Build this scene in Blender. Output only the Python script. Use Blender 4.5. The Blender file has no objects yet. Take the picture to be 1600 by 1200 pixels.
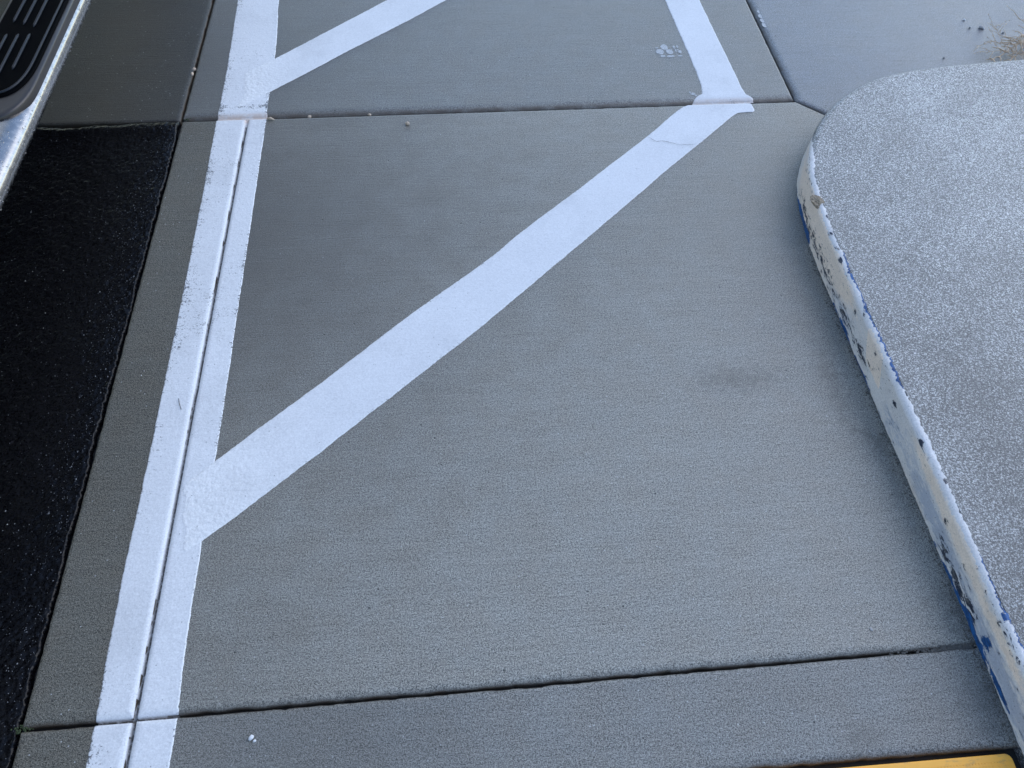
import bpy, bmesh, math, random
import numpy as np
from mathutils import Vector, Matrix, noise as mn

random.seed(7)
rng = np.random.default_rng(7)
C = bpy.context.scene.collection
SC = bpy.context.scene

# ------------------------------------------------------------------ camera
CAM_H = 1.55
R0 = [(0.99644219, 0.04976429, -0.06801825),
      (-0.07977538, 0.8172228, -0.57077385),
      (0.02718191, 0.57416933, 0.81828524)]
cam = bpy.data.objects.new('camera', bpy.data.cameras.new('camera'))
C.objects.link(cam)
cam.matrix_world = Matrix.Translation((0, 0, CAM_H)) @ Matrix(R0).to_4x4()
cam.data.sensor_width = 36
cam.data.lens = 36 * 1202 / 1600
cam.data.clip_start = 0.02
cam.data.clip_end = 1000
cam.data.dof.use_dof = True
cam.data.dof.focus_distance = 1.95
cam.data.dof.aperture_fstop = 11
SC.camera = cam

# ------------------------------------------------------------------ light
SUN_EL, SUN_AZ = math.radians(40), math.radians(62)      # azimuth from +Y towards +X
w = bpy.data.worlds.new('World'); SC.world = w; w.use_nodes = True
nt = w.node_tree; nt.nodes.clear()
sky = nt.nodes.new('ShaderNodeTexSky'); sky.sky_type = 'NISHITA'; sky.sun_disc = False
sky.sun_elevation = SUN_EL; sky.sun_rotation = SUN_AZ
sky.air_density = 1.0; sky.dust_density = 0.4; sky.ozone_density = 1.6
bg = nt.nodes.new('ShaderNodeBackground'); bg.inputs[1].default_value = 0.15
wo = nt.nodes.new('ShaderNodeOutputWorld')
nt.links.new(sky.outputs[0], bg.inputs[0]); nt.links.new(bg.outputs[0], wo.inputs[0])
sl = bpy.data.lights.new('sun', 'SUN'); sl.energy = 0.5; sl.angle = math.radians(50); sl.color = (1, .96, .91)
so = bpy.data.objects.new('sun', sl); C.objects.link(so)
d = Vector((math.sin(SUN_AZ) * math.cos(SUN_EL), math.cos(SUN_AZ) * math.cos(SUN_EL), math.sin(SUN_EL)))
so.rotation_euler = d.to_track_quat('Z', 'Y').to_euler()
so.location = d * 20
SC.view_settings.view_transform = 'Standard'; SC.view_settings.look = 'None'
SC.view_settings.exposure = 1.15; SC.view_settings.gamma = 1
SC.view_settings.use_curve_mapping = False
SC.cycles.max_bounces = 6

# ------------------------------------------------------------------ helpers
def at(px, py, h=0.0):
    """a traced spot of the 1600x1200 photograph, measured on the horizontal plane at height h"""
    v = (px - 800, 600 - py, -1202)
    q = [sum(R0[i][k] * v[k] for k in range(3)) for i in range(3)]
    t = (h - CAM_H) / q[2]
    return (q[0] * t, q[1] * t)

def AT(pts, h=0.0): return [at(p[0], p[1], h) for p in pts]

class NB:
    """short-hand for building node trees"""
    def __init__(s, name, rough=.6, spec=.5, metal=0):
        s.m = bpy.data.materials.new(name); s.m.use_nodes = True
        s.t = s.m.node_tree; s.b = s.t.nodes['Principled BSDF']
        s.b.inputs['Roughness'].default_value = rough
        s.b.inputs['Specular IOR Level'].default_value = spec
        s.b.inputs['Metallic'].default_value = metal
        s.co = s.t.nodes.new('ShaderNodeTexCoord').outputs['Object']
    def put(s, sock, v):
        if isinstance(v, bpy.types.NodeSocket): s.t.links.new(v, sock)
        else: sock.default_value = v
    def map(s, sc, loc=(0, 0, 0)):
        n = s.t.nodes.new('ShaderNodeMapping'); s.t.links.new(s.co, n.inputs[0])
        n.inputs['Scale'].default_value = sc; n.inputs['Location'].default_value = loc
        return n.outputs[0]
    def noise(s, scale, detail=2, rough=.5, vec=None, dist=0):
        n = s.t.nodes.new('ShaderNodeTexNoise'); s.t.links.new(vec or s.co, n.inputs['Vector'])
        n.inputs['Scale'].default_value = scale; n.inputs['Detail'].default_value = detail
        n.inputs['Roughness'].default_value = rough; n.inputs['Distortion'].default_value = dist
        return n.outputs['Fac']
    def vor(s, scale, vec=None, feat='F1', out='Distance'):
        n = s.t.nodes.new('ShaderNodeTexVoronoi'); n.feature = feat
        s.t.links.new(vec or s.co, n.inputs['Vector']); n.inputs['Scale'].default_value = scale
        return n.outputs[out], (n.outputs['Color'] if feat == 'F1' else None)
    def math(s, op, a, b=0.0, c=0.0, clamp=False):
        n = s.t.nodes.new('ShaderNodeMath'); n.operation = op; n.use_clamp = clamp
        s.put(n.inputs[0], a); s.put(n.inputs[1], b)
        if op in ('MULTIPLY_ADD',): s.put(n.inputs[2], c)
        return n.outputs[0]
    def rng(s, v, a, b, c=0.0, d=1.0, smooth=True):
        n = s.t.nodes.new('ShaderNodeMapRange'); s.put(n.inputs['Value'], v)
        if smooth: n.interpolation_type = 'SMOOTHSTEP'
        n.inputs['From Min'].default_value = a; n.inputs['From Max'].default_value = b
        n.inputs['To Min'].default_value = c; n.inputs['To Max'].default_value = d
        return n.outputs[0]
    def mix(s, f, a, b, mode='MIX'):
        n = s.t.nodes.new('ShaderNodeMix'); n.data_type = 'RGBA'; n.blend_type = mode
        s.put(n.inputs['Factor'], f); s.put(n.inputs['A'], a); s.put(n.inputs['B'], b)
        return n.outputs['Result']
    def sep(s, col):
        n = s.t.nodes.new('ShaderNodeSeparateColor'); s.t.links.new(col, n.inputs[0]); return n.outputs
    def xyz(s):
        n = s.t.nodes.new('ShaderNodeSeparateXYZ'); s.t.links.new(s.co, n.inputs[0]); return n.outputs
    def attr(s, name):
        n = s.t.nodes.new('ShaderNodeAttribute'); n.attribute_name = name; return n.outputs['Fac']
    def bump(s, h, dist, strength=1.0):
        n = s.t.nodes.new('ShaderNodeBump'); s.put(n.inputs['Height'], h)
        n.inputs['Distance'].default_value = dist; n.inputs['Strength'].default_value = strength
        s.t.links.new(n.outputs[0], s.b.inputs['Normal'])
    def scale_col(s, col, f):
        """colour times a scalar factor"""
        n = s.t.nodes.new('ShaderNodeVectorMath'); n.operation = 'SCALE'
        s.put(n.inputs[0], col[:3] if isinstance(col, tuple) else col); s.put(n.inputs['Scale'], f); return n.outputs[0]
    def color(s, c): s.put(s.b.inputs['Base Color'], c)
    def rough(s, r): s.put(s.b.inputs['Roughness'], r)

def rgb(r, g, b): return (r, g, b, 1)

def tag(o, label=None, cat=None, group=None, kind=None):
    for k, v in (('label', label), ('category', cat), ('group', group), ('kind', kind)):
        if v: o[k] = v
    return o

def empty(name, loc=(0, 0, 0)):
    o = bpy.data.objects.new(name, None); o.location = loc; C.objects.link(o); return o

def mesh(name, V, F, mat, parent=None, smooth=True, attrs=None):
    me = bpy.data.meshes.new(name)
    me.from_pydata([tuple(map(float, v)) for v in V], [], [tuple(map(int, f)) for f in F])
    me.materials.append(mat)
    if smooth: me.polygons.foreach_set('use_smooth', [True] * len(me.polygons))
    for k, v in (attrs or {}).items():
        a = me.attributes.new(k, 'FLOAT', 'POINT'); a.data.foreach_set('value', np.asarray(v, dtype=np.float32).ravel())
    me.update()
    o = bpy.data.objects.new(name, me); C.objects.link(o)
    if parent:
        o.parent = parent
        if parent.location.length > 0:
            # parts are modelled in world coordinates; take the parent's place off again
            o.matrix_parent_inverse = Matrix.Translation(parent.location).inverted()
    return o

def from_bm(name, bm, mat, parent=None, smooth=False):
    me = bpy.data.meshes.new(name); bm.to_mesh(me); bm.free(); me.materials.append(mat)
    if smooth: me.polygons.foreach_set('use_smooth', [True] * len(me.polygons))
    o = bpy.data.objects.new(name, me); C.objects.link(o)
    if parent:
        o.parent = parent
        if parent.location.length > 0: o.matrix_parent_inverse = Matrix.Translation(parent.location).inverted()
    return o

def grid_faces(nu, nv, close=False):
    i = np.arange(nu - 1)[:, None]; j = np.arange(nv - (0 if close else 1))[None, :]
    j2 = (j + 1) % nv
    a = i * nv + j; b = (i + 1) * nv + j; c = (i + 1) * nv + j2; dd = i * nv + j2
    return np.stack([a, b, c, dd], -1).reshape(-1, 4)

def n1(x, seed=0.0, f=1.0):
    """smooth 1-D noise in -1..1 for an array"""
    x = np.asarray(x, float) * f + seed * 17.31
    i = np.floor(x).astype(np.int64); t = x - i; t = t * t * (3 - 2 * t)
    h = lambda k: (np.sin(k * 127.1 + 311.7) * 43758.5453) % 1.0
    return (h(i) * (1 - t) + h(i + 1) * t) * 2 - 1

def n2(x, y, seed=0.0, f=1.0):
    x = np.asarray(x, float) * f + seed * 3.7; y = np.asarray(y, float) * f + seed * 9.1
    i = np.floor(x); j = np.floor(y); u = x - i; v = y - j
    u = u * u * (3 - 2 * u); v = v * v * (3 - 2 * v)
    h = lambda a, b: (np.sin(a * 127.1 + b * 269.5 + 13.7) * 43758.5453) % 1.0
    return ((h(i, j) * (1 - u) + h(i + 1, j) * u) * (1 - v) + (h(i, j + 1) * (1 - u) + h(i + 1, j + 1) * u) * v) * 2 - 1

def resample(pts, n):
    p = np.array(pts, float); s = np.r_[0, np.cumsum(np.linalg.norm(np.diff(p, axis=0), axis=1))]
    t = np.linspace(0, s[-1], n)
    return np.stack([np.interp(t, s, p[:, k]) for k in range(p.shape[1])], -1)

def smooth_curve(pts, n, it=2):
    p = np.array(pts, float)
    for _ in range(it):                       # Chaikin corner cutting
        q = [p[0]]
        for a, b in zip(p[:-1], p[1:]): q += [a * .75 + b * .25, a * .25 + b * .75]
        q.append(p[-1]); p = np.array(q)
    return resample(p, n)

def tube(bm, path, radii, seg=8, cap=True):
    """round tube along a polyline"""
    P = [Vector(p) for p in path]; rings = []; up = Vector((0, 0, 1))
    for i, p in enumerate(P):
        t = (P[min(i + 1, len(P) - 1)] - P[max(i - 1, 0)]).normalized()
        if abs(t.dot(up)) > .98: up = Vector((1, 0, 0))
        a = t.cross(up).normalized(); b = a.cross(t)
        r = radii[i] if hasattr(radii, '__len__') else radii
        rings.append([bm.verts.new(p + a * (r * math.cos(k * 2 * math.pi / seg)) + b * (r * math.sin(k * 2 * math.pi / seg))) for k in range(seg)])
    for r1, r2 in zip(rings[:-1], rings[1:]):
        for k in range(seg): bm.faces.new((r1[k], r1[(k + 1) % seg], r2[(k + 1) % seg], r2[k]))
    if cap: bm.faces.new(rings[0][::-1]); bm.faces.new(rings[-1])

def box(bm, x0, x1, y0, y1, z0, z1, bev=0.0):
    g = bmesh.ops.create_cube(bm, size=1)
    for v in g['verts']: v.co = Vector(((x0 + x1) / 2 + v.co.x * (x1 - x0), (y0 + y1) / 2 + v.co.y * (y1 - y0), (z0 + z1) / 2 + v.co.z * (z1 - z0)))
    if bev:
        es = {e for v in g['verts'] for e in v.link_edges}
        bmesh.ops.bevel(bm, geom=list(es), offset=bev, segments=3, profile=.6, affect='EDGES')

# ------------------------------------------------------------------ materials
def concrete_color(m, base, warm=.5, grain=1.45, broomf=.55, big=.34):
    nb = m.noise(1.3, 4, .6); md = m.noise(11, 5, .6); fi = m.rng(m.math('ADD', m.math('MULTIPLY', m.noise(240, 2, .8), .55), m.math('MULTIPLY', m.noise(480, 1, .5), .45)), .36, .64, 0, 1, False)
    br = m.noise(1, 4, .75, m.map((9, 190, 60)), .4)
    f = m.math('MULTIPLY_ADD', m.math('SUBTRACT', nb, .5), big, 1.0)
    f = m.math('MULTIPLY_ADD', m.math('SUBTRACT', md, .5), .22, f)
    f = m.math('MULTIPLY_ADD', m.math('SUBTRACT', fi, .5), grain, f)
    f = m.math('MULTIPLY_ADD', m.math('SUBTRACT', br, .5), broomf, f)
    st = m.noise(1, 4, .75, m.map((2.2, 46, 10), (.3, .9, 0)), .6); g9 = m.noise(85, 3, .7)
    f = m.math('MULTIPLY_ADD', m.math('SUBTRACT', st, .5), .30, f)
    f = m.math('MULTIPLY_ADD', m.math('SUBTRACT', g9, .5), .55, f)
    col = m.mix(m.rng(md, .35, .65), rgb(*base), rgb(base[0] * .97, base[1] * 1.0, base[2] * 1.03))
    col = m.scale_col(col, f)
    return col, fi, br, md, nb

def mat_concrete(name, base=(.245, .228, .190), dirt_and_shade=(), rough=.42, spec=.6):
    m = NB(name, rough=rough, spec=spec)
    col, fi, br, md, nb = concrete_color(m, base)
    # pores and dark grit
    dv, cv = m.vor(75); g = m.sep(cv)
    pore = m.math('MULTIPLY', m.rng(dv, .05, .13, 1, 0), m.rng(g[0], .55, .6))
    col = m.mix(m.math('MULTIPLY', pore, .75), col, rgb(.02, .02, .022))
    dv2, cv2 = m.vor(28, m.map((1, 1, 1), (3.1, 1.7, 0))); g2 = m.sep(cv2)
    pit = m.math('MULTIPLY', m.rng(dv2, .04, .085, 1, 0), m.rng(g2[1], .78, .80))
    col = m.mix(m.math('MULTIPLY', pit, .85), col, rgb(.012, .012, .015))
    # pale sand grains
    dv3, cv3 = m.vor(120, m.map((1, 1, 1), (.3, .7, 0))); g3 = m.sep(cv3)
    gl = m.math('MULTIPLY', m.rng(dv3, .1, .22, 1, 0), m.rng(g3[2], .982, .99))
    col = m.mix(m.math('MULTIPLY', gl, .55), col, rgb(.6, .6, .58))
    # irregular blotches of old dirt; wide soft ones paint in the truck's shade
    x, y, z = m.xyz(); n_s = m.noise(42, 5, .75); sn = m.math('MULTIPLY', m.math('SUBTRACT', n_s, .5), 3.2); sn2 = m.math('MULTIPLY', m.math('SUBTRACT', md, .5), .3)
    for (sx, sy, rx, ry, k) in dirt_and_shade:
        a = m.math('DIVIDE', m.math('SUBTRACT', x, sx), rx); b = m.math('DIVIDE', m.math('SUBTRACT', y, sy), ry)
        r = m.math('SQRT', m.math('ADD', m.math('MULTIPLY', a, a), m.math('MULTIPLY', b, b)))
        soft = rx > .3
        r = m.math('ADD', r, sn2 if soft else sn)
        col = m.mix(m.math('MULTIPLY', m.rng(r, 0 if soft else -.1, 1.15, 1, 0), k), col, rgb(.062, .056, .047))
    # brown silt caught in the tooled edges
    lip = m.rng(z, -.0060, -.0002, 1, 0)
    silt = m.math('MULTIPLY', lip, m.rng(m.noise(22, 4, .6), .3, .62, .35, .95))
    col = m.mix(silt, col, rgb(.082, .060, .040))
    m.color(col)
    m.rough(m.math('ADD', m.rng(nb, .3, .7, rough - .07, rough + .05), m.math('MULTIPLY', m.math('SUBTRACT', fi, .5), .14)))
    h = m.math('ADD', m.math('MULTIPLY', fi, .42), m.math('MULTIPLY', br, 1.0))
    h = m.math('SUBTRACT', h, m.math('MULTIPLY', m.math('MAXIMUM', pore, pit), 1.2))
    m.bump(h, .0013, .8)
    return m.m

DIRT_AND_SHADE = [(at(1150, 592) + (.15, .055, .42)), (at(1370, 690) + (.05, .06, .35)), (at(1395, 740) + (.03, .16, .3)),
          (-.66, 1.7, 1.2, 1.3, .78), (.85, 1.75, .9, .75, .26), (-.65, .25, .55, .6, .35), (1.01, .85, .09, .75, .12),  # wide entries paint the truck's shade gradient into the slab
          (at(1300, 600) + (.035, .2, .28)), (at(1545, 1060) + (.05, .1, .4)), 
          (at(1500, 960) + (.06, .07, .45)), (at(520, 190) + (.16, .06, .25))]
M_CON = mat_concrete('concrete', dirt_and_shade=DIRT_AND_SHADE)
M_CON2 = mat_concrete('concrete_far', base=(.165, .172, .178), rough=.42, spec=.55)
M_CON3 = mat_concrete('concrete_truck_shade', base=(.050, .046, .039), spec=.3, dirt_and_shade=[(at(190, 30) + (.5, .12, .4))])  # dark base and wide blotch carry the truck's shade as colour
M_CON6 = mat_concrete('concrete_lower', base=(.205, .194, .168), dirt_and_shade=[(-.35, .28, .5, .5, .35), at(1545, 1090) + (.09, .09, .4), at(1350, 1150) + (.05, .03, .3)], spec=.5)
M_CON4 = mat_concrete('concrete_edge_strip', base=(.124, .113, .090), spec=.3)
M_CON5 = mat_concrete('concrete_upper', base=(.175, .168, .148), spec=.6, dirt_and_shade=[(-.9, 2.5, 1.1, 1.1, .6)])  # its wide blotch paints shade near the truck into the slab

def mat_island():
    m = NB('salted_concrete', rough=.45, spec=.7)
    fi = m.noise(235, 3, .9); md = m.noise(9, 4, .6); nb = m.noise(2.2, 3, .6); f2 = m.noise(430, 2, .8)
    k = m.math('ADD', m.math('MULTIPLY', fi, .62), m.math('MULTIPLY', f2, .38))
    k = m.math('ADD', k, m.math('MULTIPLY', m.math('SUBTRACT', nb, .5), .07))
    k = m.math('ADD', k, m.math('MULTIPLY', m.math('SUBTRACT', md, .5), .03))
    n = m.t.nodes.new('ShaderNodeValToRGB'); m.put(n.inputs[0], k)
    e = n.color_ramp.elements; e[0].position = .415; e[0].color = rgb(.04, .041, .043); e[1].position = .575; e[1].color = rgb(.66, .66, .64)
    a = e.new(.47); a.color = rgb(.085, .087, .086); a = e.new(.53); a.color = rgb(.20, .202, .196)
    col = n.outputs[0]
    dv, cv = m.vor(60); g = m.sep(cv)
    p = m.math('MULTIPLY', m.rng(dv, .05, .14, 1, 0), m.rng(g[0], .72, .74))
    col = m.mix(m.math('MULTIPLY', p, .8), col, rgb(.03, .03, .035))
    col = m.mix(m.rng(m.noise(5, 5, .7), .54, .66, 0, .22), col, rgb(.10, .095, .085))
    x, y, z = m.xyz()
    a = m.math('DIVIDE', m.math('SUBTRACT', x, 1.35), .9); b = m.math('DIVIDE', m.math('SUBTRACT', y, .25), 1.15)
    rr = m.math('ADD', m.math('SQRT', m.math('ADD', m.math('MULTIPLY', a, a), m.math('MULTIPLY', b, b))), m.math('MULTIPLY', m.math('SUBTRACT', nb, .5), .9))
    col = m.scale_col(col, m.rng(rr, .1, 1.2, .66, 1.08))          # the top gets darker towards its near end
    m.color(col); m.bump(m.math('ADD', k, m.math('MULTIPLY', p, -.5)), .0022, .8)
    return m.m
M_ISL = mat_island()

def mat_paint():
    m = NB('white_line_paint', rough=.5, spec=.4)
    wear = m.attr('wear'); dirt = m.attr('dirt'); thick = m.attr('thick')
    fi = m.noise(260, 3, .8); md = m.noise(60, 4, .7); nb = m.noise(7, 4, .6); lines = m.noise(1, 3, .7, m.map((9, 190, 60)))
    k = m.math('ADD', m.math('MULTIPLY', fi, .5), m.math('MULTIPLY', md, .3))
    k = m.math('ADD', k, m.math('MULTIPLY', lines, .2))
    thr = m.math('MULTIPLY_ADD', wear, .30, .330)
    tan = m.attr('tan')
    hole = m.rng(m.math('SUBTRACT', thr, k), -.012, .035)
    v = m.math('MULTIPLY_ADD', m.math('SUBTRACT', nb, .5), .16, 1.0)
    v = m.math('MULTIPLY_ADD', m.math('SUBTRACT', fi, .5), .7, v)
    v = m.math('MULTIPLY_ADD', m.rng(m.noise(3.2, 5, .7), .5, .7), -.10, v)
    v = m.math('MULTIPLY_ADD', m.math('SUBTRACT', lines, .5), .10, v)
    col = m.scale_col(m.mix(thick, rgb(.655, .655, .655), rgb(.72, .715, .70)), v)
    under, *_ = concrete_color(m, (.12, .125, .13))
    col = m.mix(m.math('MULTIPLY', hole, .9), col, under)
    dv, cv = m.vor(85); g = m.sep(cv)
    sp = m.math('MULTIPLY', m.rng(dv, .06, .14, 1, 0), m.rng(g[0], .88, .9))
    col = m.mix(m.math('MULTIPLY', sp, .7), col, rgb(.05, .05, .055))
    col = m.mix(m.math('MULTIPLY', tan, m.rng(md, .3, .6, .4, .95)), col, rgb(.56, .44, .36))
    dm = m.math('MULTIPLY', dirt, m.rng(m.noise(120, 4, .7), .32, .55, .25, 1.0))
    col = m.mix(dm, col, rgb(.085, .07, .055))
    m.color(col); m.rough(m.rng(fi, .3, .7, .42, .6))
    peel = m.math('MULTIPLY', m.noise(95, 2, .5), m.math('MULTIPLY_ADD', thick, 3.2, .25))
    h = m.math('ADD', m.math('MULTIPLY', fi, .45), peel); h = m.math('ADD', h, m.math('MULTIPLY', lines, .3))
    h = m.math('SUBTRACT', h, m.math('MULTIPLY', hole, .5))
    m.bump(h, .0012, .6)
    return m.m
M_PAINT = mat_paint()

def mat_kerb():
    m = NB('flaking_kerb_paint', rough=.45, spec=.45)
    blue, warm_light, chip, grey = (m.attr(k) for k in ('blue', 'warm_light', 'chip', 'grey'))
    cb = m.t.nodes.new('ShaderNodeCombineXYZ'); m.put(cb.inputs[0], m.attr('along')); m.put(cb.inputs[1], m.attr('across'))
    mp = m.t.nodes.new('ShaderNodeMapping'); m.t.links.new(cb.outputs[0], mp.inputs[0]); mp.inputs['Scale'].default_value = (34, 120, 1)
    fl = m.noise(1, 6, .72, mp.outputs[0], .6)
    fi = m.noise(260, 4, .8); md = m.noise(75, 5, .75, m.map((1.3, .5, 1.3))); nb = m.noise(16, 4, .65)
    jit = m.math('MULTIPLY', m.math('SUBTRACT', m.math('ADD', m.math('MULTIPLY', fi, .22), m.math('MULTIPLY', fl, .78)), .5), 2.6)
    v = m.math('MULTIPLY_ADD', m.math('SUBTRACT', nb, .5), .3, 1.0)
    v = m.math('MULTIPLY_ADD', m.math('SUBTRACT', fi, .5), .95, v)
    white = m.scale_col(rgb(.70, .665, .63), v)
    col = m.mix(m.rng(m.math('ADD', grey, m.math('MULTIPLY', jit, 1.3)), .3, .8, 0, .75), white, m.scale_col(rgb(.34, .38, .46), v))
    col = m.mix(m.rng(m.math('ADD', warm_light, m.math('MULTIPLY', jit, .35)), .35, .7, 0, .85), col, m.scale_col(rgb(.90, .74, .59), v))  # warm reflected light mixed into the kerb colour
    ch = m.rng(m.math('ADD', chip, jit), .5, .56)
    col = m.mix(ch, col, m.mix(m.rng(md, .5, .62), rgb(.02, .028, .05), rgb(.14, .135, .13)))
    bl = m.rng(m.math('ADD', blue, m.math('MULTIPLY', jit, 1.1)), .5, .56)
    col = m.mix(bl, col, m.mix(m.rng(md, .4, .6), rgb(.016, .11, .31), rgb(.01, .05, .15)))
    dv, cv = m.vor(120); g = m.sep(cv)
    sp = m.math('MULTIPLY', m.rng(dv, .08, .2, 1, 0), m.rng(g[0], .66, .70))
    col = m.mix(m.math('MULTIPLY', sp, .7), col, rgb(.08, .09, .12))
    m.color(col)
    h = m.math('ADD', m.math('MULTIPLY', fi, .5), m.math('MULTIPLY', md, .9))
    h = m.math('SUBTRACT', h, m.math('MULTIPLY', m.math('MAXIMUM', ch, bl), .9))
    m.bump(h, .002, .8)
    return m.m
M_KERB = mat_kerb()

def mat_asphalt():
    m = NB('fresh_black_asphalt', rough=.27, spec=.2)
    fi = m.noise(240, 3, .7); md = m.noise(30, 4, .6)
    dv, cv = m.vor(170); g = m.sep(cv)
    col = m.mix(m.rng(fi, .35, .7), rgb(.0012, .0012, .0016), rgb(.005, .005, .0065))
    sp = m.math('MULTIPLY', m.rng(dv, .12, .26, 1, 0), m.math('MULTIPLY', m.rng(g[0], .86, .88), m.rng(md, .4, .6, .2, 1)))
    col = m.mix(m.math('MULTIPLY', sp, .8), col, m.scale_col(rgb(.22, .22, .22), m.math('POWER', g[1], 3)))
    dv2, cv2 = m.vor(60, m.map((1, 1, 1), (.4, .1, 0))); g2 = m.sep(cv2)
    sp2 = m.math('MULTIPLY', m.rng(dv2, .05, .1, 1, 0), m.rng(g2[1], .94, .945))
    col = m.mix(sp2, col, rgb(.5, .5, .47))
    m.color(col); m.rough(m.rng(fi, .3, .7, .2, .42))
    m.bump(m.math('ADD', m.math('MULTIPLY', dv, .9), m.math('MULTIPLY', md, .6)), .0010, .45)
    return m.m
M_ASP = mat_asphalt()

def mat_simple(name, c, rough=.6, metal=0, spec=.5, var=.2, scale=80, bump=.0004):
    m = NB(name, rough=rough, spec=spec, metal=metal)
    n = m.noise(scale, 4, .6)
    m.color(m.scale_col(rgb(*c), m.math('MULTIPLY_ADD', m.math('SUBTRACT', n, .5), var * 2, 1.0)))
    if bump: m.bump(n, bump, .6)
    return m.m
M_DIRT = mat_simple('dark_silt', (.018, .016, .014), .85, var=.5, scale=60)
M_EARTH = mat_simple('distant_ground', (.06, .06, .062), .9, var=.25, scale=3)
M_TAN = mat_simple('tan_pebble', (.46, .36, .27), .7, var=.3, scale=400)
M_QUARTZ = mat_simple('white_pebble', (.62, .62, .62), .6, var=.25, scale=300)
M_GREYST = mat_simple('grey_pebble', (.38, .36, .34), .7, var=.3, scale=300)
M_STRAW = mat_simple('dry_straw', (.60, .46, .32), .8, var=.4, scale=150)
M_MOSS = mat_simple('moss', (.035, .05, .018), .9, var=.5, scale=300)
M_YEL = mat_simple('yellow_tactile_plastic', (.95, .44, .05), .5, var=.06, scale=300, bump=.0003)
_y = NB('scuffed_yellow_plastic', rough=.5)
_n = _y.noise(26, 5, .7, _y.map((1, 3, 1)))
_y.color(_y.mix(_y.rng(_n, .52, .68, 0, .45), rgb(.95, .44, .05), rgb(.42, .25, .09))); _y.bump(_y.noise(260, 3, .6), .0004, .6)
M_YEL = _y.m
M_CHIP = mat_simple('broken_concrete', (.34, .27, .19), .9, var=.9, scale=260, bump=.003)
M_BODY = mat_simple('pale_car_paint', (.62, .60, .57), .2, var=.05, scale=20, bump=0)
M_GLASS = mat_simple('dark_car_glass', (.01, .012, .014), .04, var=0, bump=0)
M_RUB = mat_simple('black_rubber', (.012, .012, .013), .55, var=.25, scale=200)
M_PAD = mat_simple('black_step_plastic', (.0008, .001, .0015), .6, spec=.02, var=.3, scale=240, bump=.0008)
M_UNDER = mat_simple('dark_underbody', (.02, .018, .016), .7)

def mat_chrome():
    m = NB('brushed_chrome', rough=.16, metal=1)
    n = m.noise(70, 4, .6); dv, cv = m.vor(190, m.map((1, .55, 1)))
    col = m.mix(m.rng(n, .3, .7), rgb(.30, .29, .28), rgb(.38, .37, .36))
    g = m.sep(cv)
    dr = m.math('MULTIPLY', m.rng(dv, .1, .3, 1, 0), m.rng(g[0], .82, .86))
    m.color(col); m.rough(m.rng(n, .3, .7, .18, .3)); m.bump(dr, .0009, .7)
    return m.m
M_CHR = mat_chrome()
M_TRIM = mat_simple('grey_metal_trim', (.035, .031, .03), .35, metal=.3, var=.12, scale=90)
M_DROP = NB('water', rough=.02).m
M_DROP.node_tree.nodes['Principled BSDF'].inputs['Transmission Weight'].default_value = 1
M_DROP.node_tree.nodes['Principled BSDF'].inputs['IOR'].default_value = 1.33

# ------------------------------------------------------------------ ground and asphalt
AX = -0.8465          # asphalt edge beside the concrete
def sheet(name, x0, x1, y0, y1, z, mat, parent=None):
    return mesh(name, [(x0, y0, z), (x1, y0, z), (x1, y1, z), (x0, y1, z)], [(0, 1, 2, 3)], mat, parent, smooth=False)
tag(sheet('ground', -300, 300, -300, 300, -.045, M_EARTH), kind='structure')

# the silt that fills the joints between the slabs
tag(sheet('joint_floor', -3.2, 6.2, -3.0, 7.2, -.021, M_DIRT), kind='structure')

road = tag(empty('asphalt_road'), kind='structure')
x0, x1, y0, y1 = -1.62, AX, .16, 2.16
nx, ny = 300, 660
gx = np.linspace(x0, x1, nx); gy = np.linspace(y0, y1, ny)
X, Y = np.meshgrid(gx, gy, indexing='ij')
edge_x = .0015 + .0025 * n1(Y[0], 3, 22) + .002 * n1(Y[0], 4, 90) + .0012 * n1(Y[0], 6, 300)
top_y = -.016 + .014 * n1(X[:, -1], 5, 9) + .004 * n1(X[:, -1], 6, 45)
fx = np.clip((X - (x1 - .06)) / .06, 0, 1) ** 2; fy = np.clip((Y - (y1 - .08)) / .08, 0, 1) ** 2
Xd = X + edge_x[None, :] * fx; Yd = Y + (top_y[:, None] + .016) * fy
rough_z = .0005 * n2(X, Y, 1, 210) + .0010 * n2(X, Y, 2, 120) + .0008 * n2(X, Y, 3, 45) + .0018 * n2(X, Y, 7, 9)
rough_z += .0016 * n2(X, Y, 8, 260) * fx + .0010 * n2(X, Y, 9, 140) * fx
lipx = np.clip((X - (x1 - .003)) / .003, 0, 1); lipy = np.clip((Y - (y1 - .014)) / .014, 0, 1)
swell = .009 * np.exp(-((Y - (y1 - .03)) / .025) ** 2)
Z = -.0055 + rough_z + swell - .016 * lipx ** 2 - .014 * lipy ** 3
mesh('asphalt_surface', np.stack([Xd, Yd, Z], -1).reshape(-1, 3), grid_faces(nx, ny), M_ASP, road)
for (a, b, c, e) in ((-40, x0, -40, y1), (x0, AX, -40, y0)):
    sheet('asphalt_surface', a, b, c, e, -.0055, M_ASP, road)

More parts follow.
